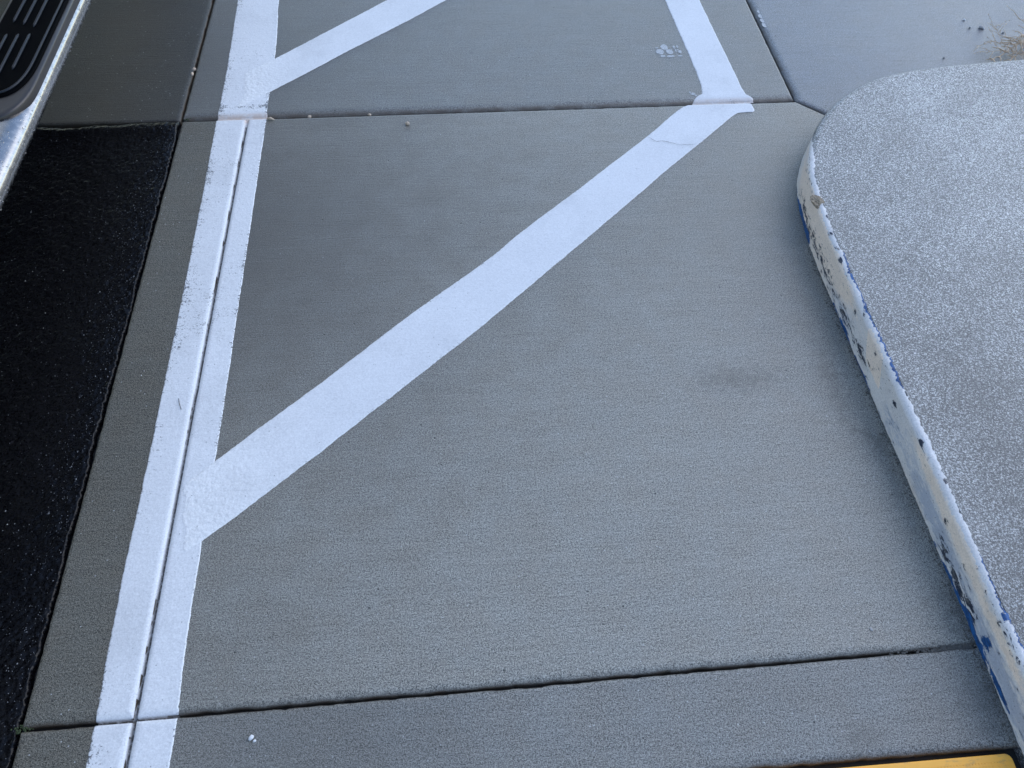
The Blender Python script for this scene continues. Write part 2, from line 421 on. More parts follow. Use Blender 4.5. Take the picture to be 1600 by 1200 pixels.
# bare stone chips showing in the black binder
bm = bmesh.new()
for k in range(2200):
    x, y = rng.uniform(-1.6, AX - .006), rng.uniform(.2, 2.14)
    if rng.random() < .45: x = AX - .006 - abs(rng.normal(0, .055))
    r_ = rng.uniform(.0004, .0009) * (1.8 if rng.random() < .06 else 1)
    i_, j_ = int((x - x0) / (x1 - x0) * (nx - 1)), int((y - y0) / (y1 - y0) * (ny - 1))
    if 0 <= i_ < nx and 0 <= j_ < ny:
        bmesh.ops.create_icosphere(bm, subdivisions=1, radius=r_, matrix=Matrix.Translation((x, y, float(Z[i_, j_]) + r_ * .3)) @ Matrix.Diagonal((1, rng.uniform(.6, 1.8), .7, 1)))
tag(from_bm('stone_chips', bm, mat_simple('bare_stone_chip', (.17, .17, .175), .5, var=1.7, scale=37, bump=0), road), kind='stuff')

# ------------------------------------------------------------------ concrete slabs with tooled edges
SLABS = []
def line(p, q):
    """half-plane on the left of p->q"""
    p = np.array(p); q = np.array(q); t = (q - p) / np.linalg.norm(q - p)
    n = np.array([-t[1], t[0]]); return n, float(n @ p)

def isect(h1, h2):
    A = np.array([h1[0], h2[0]]); return np.linalg.solve(A, np.array([h1[1], h2[1]]))

def slab(poly, lips, gap=.0033, mat=None, parent=None, label=None):
    """poly counter-clockwise; lips = (width, depth) for each edge"""
    n = len(poly)
    H = []
    for i in range(n):
        nn, dd = line(poly[i], poly[(i + 1) % n]); H.append((nn, dd + (gap[i] if isinstance(gap, (list, tuple)) else gap)))
    SLABS.append((H, lips))
    segs = [max(2, int(np.linalg.norm(np.array(poly[(i + 1) % n]) - np.array(poly[i])) / .008)) for i in range(n)]
    segs = [min(s, 420) for s in segs]
    qs = [0, 0, .03, .12, .25, .42, .62, .82, 1.0]
    V = []
    seed = random.random() * 50
    for k, q in enumerate(qs):
        hh = [(h[0], h[1] + q * lips[i][0]) for i, h in enumerate(H)]
        corners = [isect(hh[i - 1], hh[i]) for i in range(n)]
        for i in range(n):
            a, b = corners[i], corners[(i + 1) % n]
            t = np.arange(segs[i]) / segs[i]
            P = a[None] * (1 - t[:, None]) + b[None] * t[:, None]
            wob = (np.abs(n1(P[:, 0] + P[:, 1] * 1.3, seed + i, 24)) * .0012 + np.clip(n1(P[:, 0] - P[:, 1], seed + i, 60) - .45, 0, 1) * .004) * (1 - q)
            wob *= np.clip(np.minimum(t, 1 - t) * segs[i] * .008 / .03, 0, 1)
            P = P + H[i][0][None] * wob[:, None]
            z = -.05 if k == 0 else -lips[i][1] * (1 - math.sqrt(max(0, 1 - (1 - q) ** 2)))
            # blend depth between neighbouring edges near the corners
            zz = np.full(len(P), z)
            V.append(np.c_[P, zz])
    V = np.concatenate(V); m_ = sum(segs)
    F = [tuple(f) for f in grid_faces(len(qs), m_, close=True)[:, ::-1]]
    F.append(tuple(range((len(qs) - 1) * m_, len(qs) * m_)))
    o = mesh('slab', V, F, mat or M_CON, parent)
    me = o.data; me.polygons[len(F) - 1].use_smooth = False
    if label: o['label'] = label
    return o

def height(x, y):
    """top of the paving at each point, joints included"""
    z = np.full(x.shape, -.016)
    for H, lips in SLABS:
        e = [h[0][0] * x + h[0][1] * y - h[1] for h in H]
        inside = np.all([a > 0 for a in e], axis=0)
        drop = np.zeros(x.shape)
        for a, (wd, dp) in zip(e, lips):
            q = np.clip(1 - a / wd, 0, 1); drop = np.maximum(drop, dp * (1 - np.sqrt(np.clip(1 - q * q, 0, 1))))
        z = np.where(inside, -drop, z)
    return z

pave = tag(empty('pavement'), kind='structure')
W, D = .020, .0085
J1 = lambda x: .369 + .0108 * x                # lower cross joint
J2 = lambda x: 2.176 + .0109 * x               # upper cross joint
J0 = lambda x: .1885                           # joint above the tactile tile
XL, XC, XR = -.8405, -.6345, 1.1765
big, small, cj = (W, D), (.010, .005), (.012, .006)
# left strip, main slab, lower strip, lower main, upper middle, upper left, upper right
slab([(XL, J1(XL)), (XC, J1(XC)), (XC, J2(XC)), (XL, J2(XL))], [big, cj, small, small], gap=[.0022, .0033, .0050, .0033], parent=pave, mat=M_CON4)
cut0, cut1 = (XR, J2(XR)), (1.45, 1.93)
slab([(XC, J1(XC)), (1.45, J1(1.45)), cut1, cut0, (XC, J2(XC))], [big, small, small, small, cj], gap=[.0022, .0033, .0033, .0050, .0033], parent=pave, mat=M_CON)
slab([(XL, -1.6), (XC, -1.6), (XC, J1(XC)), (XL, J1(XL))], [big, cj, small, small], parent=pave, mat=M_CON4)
slab([(XC, .1885), (1.45, .1885), (1.45, J1(1.45)), (XC, J1(XC))], [big, small, small, cj], gap=[.0033, .0033, .0022, .0033], parent=pave, mat=M_CON6)
slab([(XC, -1.6), (.365, -1.6), (.365, .1885), (XC, .1885)], [big, small, small, cj], parent=pave, mat=M_CON6)
slab([(XL, J2(XL)), (XR, J2(XR)), (XR, 4.0), (XL, 4.0)], [(.036, .015), (.010, .004), big, small], parent=pave, mat=M_CON5)
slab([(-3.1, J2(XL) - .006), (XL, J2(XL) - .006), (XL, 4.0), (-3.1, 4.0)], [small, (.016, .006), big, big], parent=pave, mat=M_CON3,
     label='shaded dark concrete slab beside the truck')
slab([cut0, cut1, (6, 1.93), (6, 4.0), (XR, 4.0)], [(.022, .010), small, small, big, (.030, .012)], parent=pave, mat=M_CON2)
for a, b in ((-3.1, XL), (XL, XR), (XR, 3.4), (3.4, 6)):
    slab([(a, 4.0), (b, 4.0), (b, 6.9), (a, 6.9)], [big] * 4, parent=pave, mat=M_CON2)

# ------------------------------------------------------------------ painted lines
def stripe(left, right, ds=.0018, na=70, zoff=.0014, wearf=None, thickf=None, seed=1, name='painted_line', amp=.0010, fill=0.0, jag=0.0):
    L = smooth_curve(left, 2000, 1); Rr = smooth_curve(right, 2000, 1)
    length = np.linalg.norm(np.diff((L + Rr) / 2, axis=0), axis=1).sum()
    n = int(length / ds); L = resample(L, n); Rr = resample(Rr, n)
    s = np.linspace(0, length, n); wdt = np.linalg.norm(Rr - L, axis=1)
    g2 = np.random.default_rng(seed)
    wn = lambda w: np.convolve(g2.normal(size=n + 40), np.ones(w) / w ** .5, 'same')[20:20 + n]
    eL = amp * (wn(25) * .35 + wn(5) * .28 + wn(1) * .16)
    eR = amp * (wn(25) * .35 + wn(5) * .28 + wn(1) * .16)
    u = np.linspace(0, 1, na)
    U = u[None, :]
    P = L[:, None, :] * (1 - U[..., None]) + Rr[:, None, :] * U[..., None]
    dirn = ((Rr - L) / wdt[:, None])[:, None, :]
    P = P + dirn * (eL[:, None] * (1 - U) ** 6 + eR[:, None] * U ** 6)[..., None]
    if jag:                                     # brushed, uneven first end
        tn = (L[1] - L[0]) / np.linalg.norm(L[1] - L[0])
        j = jag * (n1(u * 1.0, seed + 5, 9) + .6 * n1(u, seed + 6, 30))
        P[:, :, :] += (tn[None, None, :] * (j[None, :] * np.exp(-s[:, None] / .03))[..., None])
    x, y = P[..., 0], P[..., 1]
    hz = height(x, y)
    near2 = np.exp(-((y - J2(x)) / .03) ** 2) * fill          # the upper joint is bridged with paint and filler
    hz = np.where((near2 > .2) & (hz < -.0075), -.0075, hz)
    z = hz + zoff
    dm = np.clip((-.0035 - hz) / .009, 0, 1)
    di = dm * .95 * (1 - .85 * near2)
    tn_ = near2 * np.clip((-hz - .0003) / .002, 0, 1)
    edge = np.minimum(U * wdt[:, None], (1 - U) * wdt[:, None])
    we = .10 + .25 * np.exp(-(edge / .006) ** 2) + .10 * n2(x, y, seed, 11) + .08 * n2(x, y, seed + 2, 40)
    z = z - np.where(edge < .0008, .0012, 0)       # the paint film thins out at its edge
    if wearf is not None: we = we + wearf(x, y, U * wdt[:, None], s[:, None])
    th = np.zeros_like(we) if thickf is None else thickf(x, y, U * wdt[:, None], s[:, None])
    o = mesh(name, np.stack([x, y, z], -1).reshape(-1, 3), grid_faces(n, na)[:, ::-1], M_PAINT,
             attrs={'wear': np.clip(we, 0, 1.2) + 0 * x, 'dirt': di, 'thick': np.clip(th, 0, 1) + 0 * x, 'tan': tn_})
    return o

EL = [(134, 1200), (150, 1122), (172, 1000), (192, 900), (200, 862), (225, 750), (256, 600), (284, 470), (313, 323), (337.5, 192), (341, 177), (350.5, 130), (362.5, 62), (371, 0)]
ER = [(265, 1200), (277, 1120), (290, 1012), (307, 900), (311, 880), (315, 850), (336, 721), (355, 600), (374, 470), (396, 323), (416, 188), (421, 145), (430, 92), (434, 40), (435, 0)]
wl, wr = AT(EL), AT(ER)
wl = [(wl[0][0], -1.2)] + wl + [(-.775, 3.9), (-.777, 4.2)]
wr = [(wr[0][0], -1.2)] + wr + [(-.615, 3.9), (-.617, 4.2)]
# cut both edges to a common y grid so the cross sections stay level
ys = np.arange(-1.2, 4.2, .004)
sm = lambda P: np.interp(ys, *np.array(smooth_curve(P, 3000, 2)).T[::-1])
LL, RR = np.c_[sm(wl), ys], np.c_[sm(wr), ys]
def long_wear(x, y, across, s):
    a = .15 * np.exp(-((across - .010) / .0055) ** 2) * np.clip((y - 1.0) / .5, .25, 1)
    a += .10 * np.exp(-((across - .018) / .004) ** 2)
    a += .22 * np.exp(-((y - 2.232) / .016) ** 2) + .12 * np.clip((y - 2.18) / .02, 0, 1) * np.clip((2.25 - y) / .02, 0, 1)
    a += .10 * np.clip((y - .9) / .5, 0, 1)
    a += .16 * np.clip(n2(x, y, 5, 5), 0, 1)
    return a
def long_thick(x, y, across, s): return .25 + 0 * x
# fine sampling where seen, coarse where not
def part_range(P, a, b): return P[(ys >= a) & (ys <= b)]
st = stripe(part_range(LL, .12, 3.05), part_range(RR, .12, 3.05), wearf=long_wear, thickf=long_thick, seed=3, ds=.0018, na=92, fill=1.0)
tag(st, 'long white line beside the black asphalt, split lengthwise by a groove', 'painted line', 'white painted lines on the concrete')

DU = [(300, 748), (336, 721), (375, 692), (400, 672.5), (480, 615), (555, 557.5), (620, 507.5), (675, 467.5), (765, 405), (820, 357.5), (892.5, 305), (950, 260), (1010, 215), (1050, 180), (1062, 170.5), (1078, 162.6)]
DL = [(262, 884), (316, 846), (340, 828), (375, 803), (417.5, 770), (510, 700), (592.5, 635), (682.5, 565), (735, 525), (808, 464), (860, 420), (917.5, 372.5), (1002.5, 300), (1042.5, 265), (1100, 219), (1122.5, 200), (1149, 177.5), (1163, 175.8), (1180, 175.3), (1177, 168), (1173, 161.6)]
def diag_thick(x, y, across, s): return np.exp(-(s / .22) ** 2)
def diag_wear(x, y, across, s):
    return .10 * np.clip(n2(x, y, 8, 4), 0, 1) + .10 * np.exp(-((across - .12) / .02) ** 2) * np.clip(n1(s, 5, 5), 0, 1) - .1 * np.exp(-(s / .2) ** 2)
# its near end is the fan of thicker paint laid over the long line
du, dl = AT(DU), AT(DL)
st = stripe([at(288, 757)] + du[1:], [at(290, 864)] + dl[1:], zoff=.0020, thickf=diag_thick, wearf=diag_wear, seed=11, jag=.004)
tag(st, 'long diagonal white line across the large middle slab', 'painted line', 'white painted lines on the concrete')

TU = [(388, 112), (427.5, 93.5), (520, 45), (605, 0)]
TL = [(375, 168), (421, 144.5), (488, 110), (555, 74), (620, 42), (698, 0)]
tu, tl = AT(TU), AT(TL)
ext = lambda P, k: P + [(P[-1][0] + (P[-1][0] - P[-2][0]) * k, P[-1][1] + (P[-1][1] - P[-2][1]) * k)]
st = stripe(ext(tu, 2.2), ext(tl, 2.2), zoff=.0020, thickf=lambda x, y, a, s: np.exp(-(s / .16) ** 2), seed=21, jag=.012,
            wearf=lambda x, y, a, s: -.12 + 0 * x)
tag(st, 'shorter diagonal white line branching from the long line beyond the upper joint', 'painted line', 'white painted lines on the concrete')

RL = [(1079, 166.5), (1087.5, 151.5), (1100, 145.6), (1083, 100), (1065, 60), (1039, 0)]
RRt = [(1178, 158), (1176, 152), (1162.5, 146), (1149, 116), (1116.5, 50), (1092.5, 0)]
st = stripe(ext(AT(RL), 1.2), ext(AT(RRt), 1.2), seed=31, ds=.0015, fill=.7,
            wearf=lambda x, y, a, s: -.1 + .5 * np.exp(-(s / .03) ** 2) * np.clip(.6 + n2(x, y, 4, 60), 0, 1))
tag(st, 'slanted white line with a flared dirty foot at the upper joint', 'painted line', 'white painted lines on the concrete')

def ribbon(name, pts, wd, z, mat, parent=None, seed=0):
    p = resample(pts, 90); p[:, 1] += .0012 * n1(np.arange(90), seed, .35); V = []
    for i, q in enumerate(p):
        t = p[min(i + 1, 89)] - p[max(i - 1, 0)]; t /= np.linalg.norm(t); n = np.array([-t[1], t[0]])
        h = wd * (.35 + .65 * abs(n1(i, seed + 2, .2))) * min(1, (89 - i) / 8, (i + 1) / 5)
        V += [(*(q + n * h), z), (*(q - n * h), z)]
    return mesh(name, V, grid_faces(90, 2)[:, ::-1], mat, parent)

tag(ribbon('hairline_crack', AT([(1012, 216), (1020, 220), (1026, 223), (1034, 222), (1046, 224), (1060, 228), (1072, 228), (1085, 227)]), .0009, .0047, M_DIRT, seed=4),
    'thin dark hairline crack across the far end of the long diagonal white line', 'crack')

# white paint prints
def blobs(name, items, z, label, group=None):
    bm = bmesh.new()
    for (cx, cy, rx, ry, r0) in items:
        n = 16; vs = []
        for k in range(n):
            a = k * 2 * math.pi / n; r = 1 + .28 * mn.noise(Vector((math.cos(a) * 1.5 + r0, math.sin(a) * 1.5, r0 * 3)))
            vs.append((cx + rx * r * math.cos(a), cy + ry * r * math.sin(a)))
        top = [bm.verts.new((x, y, z)) for x, y in vs]; bot = [bm.verts.new((x, y, z - .0012)) for x, y in vs]
        bm.faces.new(top)
        for k in range(n): bm.faces.new((bot[k], bot[(k + 1) % n], top[(k + 1) % n], top[k]))
    o = from_bm(name, bm, M_PAINT_FLAT)
    return tag(o, label, 'paint mark', group)
pm = NB('thin_white_paint', rough=.55)
_f = pm.noise(240, 3, .75)
pm.color(pm.mix(pm.rng(_f, .36, .52), rgb(.19, .19, .18), rgb(.45, .46, .46))); M_PAINT_FLAT = pm.m
def pxb(items, k=1.0):
    out = []
    for i, (px, py, rx, ry) in enumerate(items):
        a = at(px, py); b = at(px + rx, py); c = at(px, py - ry)
        out.append((a[0], a[1], math.dist(a, b) * k, math.dist(a, c) * k, i * 1.7))
    return out
blobs('paint_print', pxb([(1038, 74, 6, 4), (1031, 81, 6, 4), (1046, 81, 6, 3.6), (1036, 88, 4, 1.6), (1048, 88, 6, 1.6), (1053, 74, 2, 2.4), (1058, 73, 1.5, 2), (1062, 81, 3, 2.4),
                          (1063, 87.5, 4, 1), (1059, 78, 1.2, 1), (1026, 75, 2, 1), (1056, 79, 1.2, 2.2)]), .0008,
      'broken white paint print shaped like a cluster of pads beside the short slanted line')
blobs('paint_print', pxb([(1187, 18, 4, 2.6), (1189, 25, 4.5, 3), (1191.5, 32, 4, 3), (1194, 39, 3, 3.4)]), -.0004,
      'faint narrow white paint print on the lip of the far right joint')
blobs('paint_print', pxb([(1083, 147, 4, 1.8), (1078, 144.5, 1.6, 1), (1087, 149.5, 2, 1)]), .0008,
      'tiny white paint splash just left of the flared foot at the joint')

# ------------------------------------------------------------------ traffic island with painted kerb
KH, KR = .101, .014
base_line = [(1.016, -2.2), (1.016, .0), (1.016, .35), (1.015, .7), (1.013, 1.1), (1.013, 1.38), (1.016, 1.52), (1.027, 1.64), (1.045, 1.735), (1.070, 1.805), (1.108, 1.885),
             (1.160, 1.965), (1.225, 2.037), (1.280, 2.082), (1.358, 2.140), (1.478, 2.190), (1.662, 2.224), (1.95, 2.252), (2.6, 2.305), (4.2, 2.43)]
OL = smooth_curve(base_line, 1500, 2)
def normals_of(P):
    t = np.gradient(P, axis=0); t /= np.linalg.norm(t, axis=1)[:, None]
    return np.stack([t[:, 1], -t[:, 0]], -1)          # pointing into the island
isl = empty('traffic_island', (1.4, .4, 0))
tag(isl, 'raised round nosed concrete island with speckled grey top and flaking white and blue kerb', 'traffic island')
def profile(a):
    """arc length -> (inset, height)"""
    if a < KH - KR: return (.003 * a / (KH - KR), a)
    b = a - (KH - KR); q = KR * math.pi / 2
    if b < q: th = b / KR; return (.003 + KR * (1 - math.cos(th)), KH - KR + KR * math.sin(th))
    return (.003 + KR + b - q, KH)
AMAX = KH - KR + KR * math.pi / 2
nrm = normals_of(OL)
prof = [profile(a) for a in [-.03] + list(np.linspace(0, KH - KR, 6)) + list(np.linspace(KH - KR + .002, AMAX + .002, 9))]
prof[0] = (0, -.04)
V = np.concatenate([np.c_[OL + nrm * i_, np.full(len(OL), h_)] for i_, h_ in prof])
F = [tuple(f) for f in grid_faces(len(prof), len(OL))[:, ::-1]]
nV = len(V); last = list(range((len(prof) - 1) * len(OL), nV))
V = np.r_[V, [[4.2, -2.2, KH]]]
F.append(tuple([nV] + last[::-1]))
top = mesh('island_top', V, F, M_ISL, isl); top.data.polygons[len(F) - 1].use_smooth = False
# paint film on the face, nose and a ragged strip of the top
us = np.arange(-.1, 4.2, .0020)
s_ol = np.r_[0, np.cumsum(np.linalg.norm(np.diff(OL, axis=0), axis=1))]
# arc position s measured from the y = 0 point
s0 = np.interp(0, OL[:600, 1], s_ol[:600])
sv = np.arange(s0 - .25, s0 + 4.6, .0022)
KP = np.stack([np.interp(sv, s_ol, OL[:, k]) for k in range(2)], -1)
KN = np.stack([np.interp(sv, s_ol, nrm[:, k]) for k in range(2)], -1)
yy = KP[:, 1].copy(); far = KP[:, 0] > 1.3; s_rel = sv - s0
ext_top = .0015 + .0025 * n1(sv, 3, 14) + .002 * n1(sv, 4, 70) + .0022 * n1(sv, 5, 260)
ext_top = ext_top - .026 * np.clip((s_rel - 1.78) / .14, 0, 1)
low = .003 + .0015 * n1(sv, 6, 30) + .001 * n1(sv, 9, 150)
na = 74
A = low[:, None] + (AMAX + ext_top - low)[:, None] * np.linspace(0, 1, na)[None, :]
prof_a = np.linspace(0, AMAX + .05, 400); pi_, ph_ = np.array([profile(a) for a in prof_a]).T
ins = np.interp(A, prof_a, pi_); hh = np.interp(A, prof_a, ph_)
k_off = .0011
hn_in = np.interp(A, prof_a, np.gradient(ph_, prof_a)); hn_h = np.interp(A, prof_a, np.gradient(pi_, prof_a))
lump = .0003 * n2(sv[:, None] + A * 0, A, 3, 55) + .0003 * n2(sv[:, None] + A * 0, A, 4, 150)
ins2 = ins - (k_off + lump) * hn_in; hh2 = hh + (k_off + lump) * hn_h
PX = KP[:, None, 0] + KN[:, None, 0] * ins2; PY = KP[:, None, 1] + KN[:, None, 1] * ins2
S = s_rel[:, None] + 0 * A
fromtop = (AMAX + ext_top)[:, None] - A
bmp = lambda x, c, w_: np.exp(-((x - c) / w_) ** 2)
box1 = lambda x, a, b, f: np.clip((x - a) / f, 0, 1) * np.clip((b - x) / f, 0, 1)
# blue: along the foot in stretches, along the upper border between y .85 and 1.45, big flakes near the bottom
foot = box1(S, .95, 1.32, .03) + box1(S, 1.50, 1.78, .02) + box1(S, .32, .62, .03) + .9 * box1(S, -.3, .2, .05)
blue = 1.0 * np.clip(1 - (A - .004) / (.013 + .008 * n1(S, 2, 16)), 0, 1) * foot * (.75 + .5 * n1(S, 15, 25))
blue += 1.3 * box1(S, .93, 1.40, .03) * np.clip(1 - fromtop / (.008 + .004 * n1(S, 7, 20)), 0, 1)
blue += .9 * box1(S, .25, .55, .02) * np.clip(1 - fromtop / (.006 + .004 * n1(S, 8, 25)), 0, 1)
for c, a_, ws, wa in ((.375, .034, .018, .018), (.30, .012, .05, .010), (.44, .012, .03, .010), (.405, AMAX - .004, .009, .008), (1.62, .012, .08, .010)):
    blue += .95 * bmp(S, c, ws) * bmp(A, a_, wa)
chip = .21 + .22 * bmp(fromtop, .016, .006) * np.clip(.4 + n1(S, 12, 6), 0, 1) + .32 * bmp(A, .030, .018) * box1(S, 1.0, 1.75, .1)
chip += .42 * box1(S, .40, .62, .04) * bmp(A, .022, .016) + .10 * n2(S, A * 2.5, 6, 18)
for c, a_, r in ((1.46, AMAX - .004, .012), (1.40, AMAX - .006, .007), (1.52, AMAX + .0, .007), (1.36, AMAX - .010, .008), (1.20, .075, .006), (1.17, AMAX - .012, .006), (1.06, .08, .005), (.92, .07, .006), (.8, .095, .005), (.70, AMAX, .006), (.62, .07, .007)):
    chip += .55 * bmp(S, c, r * 1.6) * bmp(A, a_, r)
warm_light = 1.15 * bmp(S - .6 * (A - .06), 1.055, .052) ** .5 * 0
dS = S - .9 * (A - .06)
warm_light = 1.25 * box1(dS, 1.00, 1.10, .012) * box1(A, .035, .112, .012)  # reflected sunlight painted as a sharp-edged warm patch on the face
warm_light += .85 * bmp(S, 1.35, .13) * bmp(A, .075, .03) + .8 * bmp(S, 1.62, .12) * bmp(A, .06, .03)
warm_light += .62 * box1(S, .45, .85, .1) * bmp(fromtop, .030, .012) + .5 * box1(S, .25, .5, .08) * bmp(fromtop, .036, .010)
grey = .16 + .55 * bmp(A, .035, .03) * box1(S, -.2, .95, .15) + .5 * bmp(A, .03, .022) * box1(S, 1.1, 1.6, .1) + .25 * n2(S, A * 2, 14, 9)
warm_light = warm_light + .42 + .25 * n2(S, A, 31, 6) - .35 * box1(S, -.5, .85, .2) * bmp(A, .03, .03)
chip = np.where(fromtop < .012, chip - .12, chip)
warm_light = np.where(fromtop < .013, warm_light * .2, warm_light)
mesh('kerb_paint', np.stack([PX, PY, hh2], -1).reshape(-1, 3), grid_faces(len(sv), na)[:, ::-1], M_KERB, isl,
     attrs={'along': S + 0 * A, 'across': A + 0 * S, 'blue': blue, 'warm_light': np.clip(warm_light, 0, 1.3), 'chip': chip, 'grey': grey})

# chipped corner with bare aggregate
bm = bmesh.new()
bmesh.ops.create_icosphere(bm, subdivisions=5, radius=1)
cx_, cy_ = at(1277, 313, KH)
for v in bm.verts:
    p = v.co.copy(); k = 1 + .42 * mn.noise(p * 1.6 + Vector((3, 1, 0))) + .22 * mn.noise(p * 5) + .12 * mn.noise(p * 14)
    v.co = Vector((cx_ + .003 + p.x * .0185 * k, cy_ + p.y * .024 * k, KH - .0045 + p.z * .0075 * k + .0022 * mn.noise(p * 11)))
o = from_bm('broken_patch', bm, M_CHIP, isl, smooth=False); o['label'] = 'brown broken patch of bare aggregate in the kerb edge'

# ------------------------------------------------------------------ yellow tactile tile
tx1, ty1 = .9915, .1825; tx0, ty0 = tx1 - .61, ty1 - .61
tile = empty('tactile_tile', (tx1 - .305, ty1 - .305, 0)); tag(tile, 'yellow tactile paving tile at the bottom edge beside the kerb foot', 'paving tile')
bm = bmesh.new(); pts = []
for (qx, qy, a0) in ((tx1 - .012, ty1 - .012, 0), (tx0 + .012, ty1 - .012, 90), (tx0 + .012, ty0 + .012, 180), (tx1 - .012, ty0 + .012, 270)):
    for k in range(7):
        a = math.radians(a0 + k * 15); pts.append((qx, qy, math.cos(a), math.sin(a)))
rings = []
for r, z in ((.012, -.03), (.012, .0015), (.0112, .0030), (.009, .0038)):
    rings.append([bm.verts.new((p[0] + r * p[2], p[1] + r * p[3], z)) for p in pts])
for a, b in zip(rings[:-1], rings[1:]):
    for k in range(len(pts)): bm.faces.new((a[k], a[(k + 1) % len(pts)], b[(k + 1) % len(pts)], b[k]))
bm.faces.new(rings[-1])
from_bm('plate', bm, M_YEL, tile)
bm = bmesh.new()
for r in range(4):
    for k in range(98):
        bmesh.ops.create_cone(bm, cap_ends=True, segments=6, radius1=.0013, radius2=.0007, depth=.0012,
                              matrix=Matrix.Translation((tx1 - .014 - k * .006, ty1 - .013 - r * .006, .0042)))
tag(from_bm('grip_dots', bm, M_YEL, tile), kind='stuff')
dm = bmesh.new(); bmesh.ops.create_cone(dm, cap_ends=True, segments=16, radius1=.0115, radius2=.006, depth=.005)
dome0 = from_bm('dome', dm, M_YEL); dme = dome0.data; bpy.data.objects.remove(dome0)
for i in range(9):
    for j in range(3):
        o = bpy.data.objects.new('dome', dme); C.objects.link(o); o.parent = tile
        o.location = (tx0 + .06 + i * .061 - tile.location.x, ty1 - .06 - j * .061 - tile.location.y, .0062)

# ------------------------------------------------------------------ small loose things
def pebble(px, py, r, mat, label, z=0.0, group=None, name='pebble', sq=(1, .8, .7)):
    bm = bmesh.new(); bmesh.ops.create_icosphere(bm, subdivisions=3, radius=1)
    sd = random.random() * 30; an = random.random() * 3
    for v in bm.verts:
        p = v.co; k = 1 + .28 * mn.noise(p * 1.3 + Vector((sd, 0, 0))) + .08 * mn.noise(p * 4 + Vector((sd, 3, 0)))
        q = Vector((p.x * sq[0], p.y * sq[1], p.z * sq[2])) * (r * k)
        v.co = Matrix.Rotation(an, 3, 'Z') @ q
    o = from_bm(name, bm, mat, smooth=True); x, y = at(px, py, z); o.location = (x, y, z + r * sq[2] * .8)
    return tag(o, label, 'pebble', group)
pebble(637, 194.5, .0075, M_TAN, 'round tan pebble lying on the large middle slab just below the upper joint')
pebble(484, 184, .0065, M_TAN, 'tan pebble caught in the upper joint right of the long white line', -.006)
pebble(577.5, 180.5, .0055, M_TAN, 'small tan pebble in the upper joint, the farthest right of those in it', -.006)
pebble(304, 110, .0075, M_TAN, 'pinkish tan pebble wedged in the dark groove, the farther of a touching pair', -.009)
pebble(301, 118, .0085, M_TAN, 'tan pebble wedged in the dark groove, the nearer of a touching pair', -.009, sq=(.7, 1.1, .7))
pebble(393, 1153, .0052, M_QUARTZ, 'white pebble on the lower slab right of the long white line')
pebble(398, 1158, .0030, M_QUARTZ, 'tiny white chip touching the white pebble on the lower slab')
pebble(1532, 44.5, .0085, M_GREYST, 'grey pebble left of the dry weed, touching a smaller white pebble')
pebble(1536, 45.5, .0050, M_QUARTZ, 'small white pebble touching the grey pebble left of the dry weed')
pebble(1515, 44, .0055, M_GREYST, 'small grey pebble on the upper right slab, left of the grey and white pair')
pebble(1506, 32, .0050, M_QUARTZ, 'small pale pebble farthest up on the upper right slab')
pebble(1567, 52, .0055, M_GREYST, 'small pebble on the upper right slab closest to the dry weed')
pebble(1475, 91, .0045, M_GREYST, 'small dark pebble just beyond the rear edge of the island')
pebble(1361, 983, .0040, M_GREYST, 'small dark pebble on the middle slab near the lower joint and the kerb', sq=(1, .8, .35))
bm = bmesh.new(); p = at(419, 185.5, .002); q = at(427, 187.5, .002)
tube(bm, [(p[0] - .004, p[1] + .001, .003), ((p[0] + q[0]) / 2, (p[1] + q[1]) / 2, .006), (q[0] + .004, q[1], .003)], [.002, .0045, .0012], 8)
tag(from_bm('seed_husk', bm, M_TAN, smooth=True), 'slim pale seed husk at the right edge of the long white line on the joint', 'seed husk')
# a hair-thin twig on the paint
bm = bmesh.new(); p = [at(280, 624), at(281, 632), at(284, 641)]
tube(bm, [(x, y, .004) for x, y in p], .0007, 5)
tag(from_bm('hair', bm, M_DIRT), 'thin dark hair lying on the long white line', 'hair')

# loose grit spread over the concrete
bm = bmesh.new()
def inside_view(x, y): return -.82 < x < 1.0 and .2 < y < 2.8
for k in range(260):
    x, y = rng.uniform(-.83, 1.6), rng.uniform(.21, 2.9)
    if x > .985 and y < 2.35: continue
    r = rng.uniform(.0006, .0016)
    bmesh.ops.create_icosphere(bm, subdivisions=1, radius=r, matrix=Matrix.Translation((x, y, float(height(np.array([x]), np.array([y]))[0]) + r * .5)))
tag(from_bm('loose_grit', bm, M_GREYST), kind='stuff')
bm = bmesh.new()
for k in range(60):
    x, y = rng.uniform(-.83, 1.6), rng.uniform(.21, 2.9)
    if x > .985 and y < 2.35: continue
    r = rng.uniform(.0006, .0014)
    bmesh.ops.create_icosphere(bm, subdivisions=1, radius=r, matrix=Matrix.Translation((x, y, float(height(np.array([x]), np.array([y]))[0]) + r * .5)))
tag(from_bm('pale_grit', bm, M_QUARTZ), kind='stuff')
# dirt packed into the joints near the kerb
bm = bmesh.new()
for k in range(420):
    x = 1.01 - abs(rng.normal(0, .06)); y = J1(x) + rng.normal(0, .0035); r = rng.uniform(.0012, .0032)
    bmesh.ops.create_icosphere(bm, subdivisions=1, radius=r, matrix=Matrix.Translation((x, y, -.0065 + rng.uniform(0, .003))))
for k in range(520):
    x, y = 1.012 - abs(rng.normal(0, .008)), rng.uniform(.2, 1.5); r = rng.uniform(.0007, .0020)
    bmesh.ops.create_icosphere(bm, subdivisions=1, radius=r, matrix=Matrix.Translation((x, y, r * .5)))
tag(from_bm('packed_dirt', bm, mat_simple('packed_dirt', (.10, .092, .08), .9, var=.6, scale=200)), kind='stuff')
